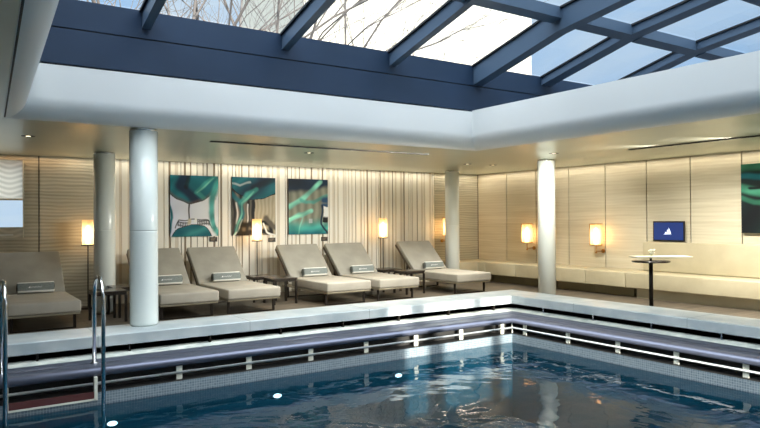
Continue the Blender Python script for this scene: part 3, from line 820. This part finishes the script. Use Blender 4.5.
# ------------------------------------------------------------------ screen
o = tag(empty('wall_screen', (WX-.10, 7.70, .875)), 'black framed blue screen with white logo above the high bench back', 'screen')
m = MB(); m.box(0, .03, -.34, .34, 0, .40); m.build('casing', M['black'], o, bevel=.006)
m = MB(); m.box(-.003, -.001, -.315, .315, .028, .372); m.build('display', M['screen'], o)
m = MB(); m.box(.03, .095, -.08, .08, .12, .28); m.build('wall_mount', M['dark_metal'], o)
m = MB()   # faceted white sail emblem
def tri(p): m.add([(-.0045, -u, v) for u, v in p], [tuple(range(len(p)))])
tri([(-.085,.145),(-.02,.15),(-.055,.19)]); tri([(-.045,.152),(.0,.155),(-.005,.235)]); tri([(.006,.15),(.06,.15),(.045,.2),(.01,.275)]); tri([(-.03,.2),(-.01,.2),(-.008,.245)])
tri([(-.1,.132),(.065,.138),(.065,.144),(-.1,.138)])
m.build('emblem', M['logo'], o)

# ------------------------------------------------------------------ bar table
o = tag(empty('pedestal_table', (9.75, 6.56, ZD)), 'slim pedestal table with round dark tray and pale top beside the pool', 'table')
m = MB(); m.lathe((0,0,0), [(0,0),(.2,0),(.2,.012),(.04,.02),(0,.02)], 32); m.build('base', M['dark_metal'], o)
m = MB(); m.cyl((0,0,.02), .033, .84, 20); m.build('pole', M['dark_metal'], o)
m = MB(); m.cyl((.02,.035,.02), .012, .84, 12); m.build('pole_tube', M['chrome'], o)
m = MB(); m.lathe((0,0,.862), [(0,0),(.29,0),(.30,.01),(.30,.022),(0,.022)], 48); m.build('tray', M['dark_wood'], o)
m = MB(); m.cyl((0,0,.885), .02, .05, 12); m.build('spacer', M['dark_metal'], o)
m = MB(); c_, s_ = math.cos(-.59), math.sin(-.59)
def rot(u, v): return (u*c_-v*s_, u*s_+v*c_)
m.prism([rot(-.30,-.16), rot(.62,-.16), rot(.62,.16), rot(-.30,.16)], 'z', .936, .962); m.build('table_top', M['pale_top'], o, bevel=.004)
o = tag(empty('flower_glass', (9.76, 6.55, ZD+.9625)), 'small glass with pale blossoms on the pedestal table', 'vase')
m = MB(); m.lathe((0,0,0), [(0,0),(.03,0),(.038,.05),(.03,.07),(.028,.07),(.034,.05),(.027,.006),(0,.006)], 20); m.build('glass', M['glass_clear'], o)
r_ = random.Random(2)
m = MB()
for i in range(14):
    a = r_.random()*6.28; rr = .01+.04*r_.random(); p = (rr*math.cos(a), rr*math.sin(a), .05+.07*r_.random())
    m.lathe(p, [(0,-.012),(.011,-.006),(.013,.003),(.006,.011),(0,.012)], 8)
m.build('blossoms', M['petal'], o)
m = MB()
for i in range(6):
    a = r_.random()*6.28; m.tube([(0,0,.01),(.02*math.cos(a), .02*math.sin(a), .09)], .0025, 5)
m.build('stems', M['greenleaf'], o)

# ------------------------------------------------------------------ ceiling fixtures
def slot(x0, y0, x1, y1, lb):
    d = Vector((x1-x0, y1-y0)); L = d.length
    o = tag(empty('ceiling_slot', (x0, y0, ZC-.001), rz=math.atan2(d.y, d.x)), lb, 'air vent', 'black linear ceiling slots')
    m = MB(); m.box(0, L, -.03, .03, -.016, 0); m.build('slot_body', M['black'], o)
    n = 5
    for k in range(1, n): 
        m = MB(); m.box(L*k/n-.02, L*k/n+.02, -.027, .027, -.02, -.0165); m.build('clip', M['steel'], o)
slot(3.36, 9.61, 7.42, 9.53, 'long black ceiling slot above the loungers')
slot(9.97, 7.1, 9.9, 3.2, 'black ceiling slot above the pedestal table running out of the picture at right')
def downlight():
    o = tag(empty('downlight', (0,0,0)), 'x', 'ceiling light', 'recessed downlights')
    m = MB(); m.lathe((0,0,0), [(.035,-.001),(.085,-.004),(.09,-.0),(.035,0)], 28); m.build('trim_ring', M['dark_metal'], o)
    m = MB(); m.lathe((0,0,0), [(0,-.002),(.034,-.002)], 24); m.build('lens', mat('downlight_lens', (1,.9,.75,1), .4, emit=(1,.85,.6,1), estr=3), o)
    return o
dl = downlight()
def spot(x_, y_, e, ang=110, col=(1,.96,.87), aim=None):
    l = bpy.data.lights.new('downlight_beam', 'SPOT'); l.energy = e; l.spot_size = math.radians(ang); l.spot_blend = .8; l.shadow_soft_size = .06; l.color = col
    q = bpy.data.objects.new('downlight_beam', l); COL.objects.link(q); q.location = (x_, y_, ZC-.03)
    if aim: q.rotation_euler = Vector(aim).to_track_quat('-Z', 'Y').to_euler()
dls = [(1.01, 10.33, 16, 'round downlight in the ceiling at far left'), (5.45, 10.43, 80, 'round downlight above the middle loungers, right of the left slot'),
       (9.54, 10.85, 110, 'round downlight left one of two above the lone lounger'), (10.21, 10.76, 170, 'round downlight right one of two near the wooden corner'),
       (9.35, 8.25, 300, None)]  # last entry is an added downlight that brightens the far column
for x_, e in ((3.6,50),(4.6,95),(5.6,135),(6.5,185),(7.3,220)): spot(x_, 9.57, e, 120, aim=(0,.5,-1))   # added fill spots without fixtures, set along the slot above the loungers
for y_ in (6.9, 6.0, 5.1, 4.2, 3.4): spot(9.94, y_, 280, 120, aim=(.5,0,-1))                             # added spots without fixtures by the bench slot, brightening the wooden wall
for y_, e in ((6.4,500),(5.2,580),(3.8,700)): spot(9.94, y_, e, 75, aim=(-.62,.78,-.30))                   # more added fill spots, swivelled to brighten the lounger fronts
first = True
for x_, y_, e, lb in dls:
    spot(x_, y_, e, aim=(.75,.75,-1) if lb is None else None)
    place(dl, first, (x_, y_, ZC-.001), lb or 'round downlight over the inner corner of the coping'); first = False

# ------------------------------------------------------------------ wall wash lights in the ceiling coves
def area(name, locn, sx, sy, e, col, rot=(0,0,0)):
    l = bpy.data.lights.new(name, 'AREA'); l.shape = 'RECTANGLE'; l.size = sx; l.size_y = sy; l.energy = e; l.color = col
    o = bpy.data.objects.new(name, l); COL.objects.link(o); o.location = locn; o.rotation_euler = rot; return o
WARM = (1, .88, .70)
area('cove_light', (7.6, WY-.14, ZC-.02), 5.6, .05, 12, WARM)
area('cove_light', (3.2, WY-.14, ZC-.02), 2.6, .05, 4, WARM)
area('cove_light', (.4, WY-.10, ZC-.02), 3.6, .04, 4, (1,.62,.34))
area('cove_light', (11.3, WY-.14, ZC-.02), 1.4, .05, 4, WARM)
area('cove_light', (WX-.14, 8.0, ZC-.02), .05, 10.4, 24, WARM)

# ------------------------------------------------------------------ outside, seen through the roof glass
o = tag(empty('apartment_building', (30, 36, -10)), 'tall cream building seen through the middle roof panes', 'building')
m = MB(); m.box(-11.5, 8.3, 0, 10, 0, 42); m.build('facade', M['render_wall'], o)
for k in range(9):
    m = MB(); m.box(-11.5, 8.3, -.06, -.001, 22+k*2.2, 22.5+k*2.2); m.build('floor_band', M['facade_band'], o)
m = MB(); m.box(-7.2, -6.2, -.12, -.065, 0, 42); m.build('pier', M['facade_band'], o)
def tree(x_, y_, z_, h, seed, lb):
    o = tag(empty('bare_tree', (x_, y_, z_)), lb, 'tree', 'bare trees above the roof')
    r = random.Random(seed)
    m = MB(); m.tube([(0,0,0),(.1,0,h*.4),(0,.1,h*.62)], .2, 8, rs=[.28,.2,.13]); m.build('trunk', M['bark'], o)
    m = MB()
    def br(p, d, L, rad, dep):
        q = p+d*L*.5+Vector((r.uniform(-1,1), r.uniform(-1,1), r.uniform(-.3,.6)))*L*.07; e = p+d*L
        m.tube([p, q, e], rad, 5, rs=[rad, rad*.8, rad*.6], caps=False)
        if dep == 0: return
        for k in range(r.choice([2,3,3])):
            nd = (d+Vector((r.uniform(-1,1), r.uniform(-1,1), r.uniform(-.35,.75)))*.75).normalized()
            br(q if k == 0 else e, nd, L*r.uniform(.6,.82), rad*.58, dep-1)
    for k in range(9):
        a = k*2.4; br(Vector((0,.05,h*(.36+.03*k))), Vector((math.cos(a), math.sin(a), .8)).normalized(), h*.26, .075, 5)
    m.build('branches', M['bark'], o)
tree(7.6, 21, -8, 21, 4, 'leafless tree seen through the leftmost roof panes')
tree(4.6, 20, -8, 21, 9, 'leafless tree further left, mostly behind the first rafter')

# ------------------------------------------------------------------ sun, sky
sd = Vector((.085, 1, -.175)).normalized()
l = bpy.data.lights.new('sun', 'SUN'); l.energy = 14; l.angle = .012; l.color = (1,.93,.82)
o = bpy.data.objects.new('sun', l); COL.objects.link(o); o.rotation_euler = sd.to_track_quat('-Z', 'Y').to_euler(); o.location = (0,-20,10)
w = bpy.data.worlds.new('sky'); SC.world = w; w.use_nodes = True
N = w.node_tree.nodes; L = w.node_tree.links; bg = N['Background']
tc = N.new('ShaderNodeTexCoord'); no = N.new('ShaderNodeTexNoise'); no.inputs['Scale'].default_value = 3; no.inputs['Detail'].default_value = 6; no.inputs['Distortion'].default_value = .8
mp = N.new('ShaderNodeMapping'); mp.inputs['Scale'].default_value = (1, 1, 3); L.new(tc.outputs['Generated'], mp.inputs[0]); L.new(mp.outputs[0], no.inputs[0])
r = N.new('ShaderNodeValToRGB'); r.color_ramp.elements[0].position = .36; r.color_ramp.elements[1].position = .66
r.color_ramp.elements[0].color = (.46,.70,1.0,1); r.color_ramp.elements[1].color = (.86,.95,1,1)
L.new(no.outputs['Fac'], r.inputs[0]); L.new(r.outputs[0], bg.inputs[0])
# overcast-like sky: much brighter towards the zenith than near the horizon
sx = N.new('ShaderNodeSeparateXYZ'); L.new(tc.outputs['Generated'], sx.inputs[0])
mr = N.new('ShaderNodeMapRange'); mr.inputs['From Min'].default_value = .42; mr.inputs['From Max'].default_value = .80
mr.inputs['To Min'].default_value = .95; mr.inputs['To Max'].default_value = 7.4; mr.interpolation_type = 'SMOOTHSTEP'
L.new(sx.outputs[2], mr.inputs['Value']); L.new(mr.outputs[0], bg.inputs[1])
mr2 = N.new('ShaderNodeMapRange'); mr2.inputs['From Min'].default_value = .42; mr2.inputs['From Max'].default_value = .70; L.new(sx.outputs[2], mr2.inputs['Value'])
mc = N.new('ShaderNodeMix'); mc.data_type = 'RGBA'; L.new(mr2.outputs[0], mc.inputs['Factor']); L.new(r.outputs[0], mc.inputs['A']); mc.inputs['B'].default_value = (.93,.97,1,1)
L.new(mc.outputs['Result'], bg.inputs[0])

# ------------------------------------------------------------------ camera
cd = bpy.data.cameras.new('camera'); cam = bpy.data.objects.new('camera', cd); COL.objects.link(cam); SC.camera = cam
F = 657.7
X = Vector((986, 1, 658)).normalized(); Y = Vector((-437, -8, 658)); Y = (Y-X*X.dot(Y)).normalized(); Z = -X.cross(Y)
if Z.y < 0: Z = -Z
rt = Vector((X.x, Y.x, Z.x)); up = Vector((X.y, Y.y, Z.y)); fw = Vector((X.z, Y.z, Z.z))
cam.matrix_world = Matrix(((rt.x, up.x, -fw.x, 0), (rt.y, up.y, -fw.y, 0), (rt.z, up.z, -fw.z, 1.35), (0,0,0,1)))
cd.sensor_width = 36; cd.lens = 36*F/760; cd.clip_start = .05; cd.clip_end = 500

vs_ = SC.view_settings; vs_.view_transform = 'Standard'; vs_.look = 'None'; vs_.gamma = 1; vs_.use_curve_mapping = False; vs_.exposure = 0.0
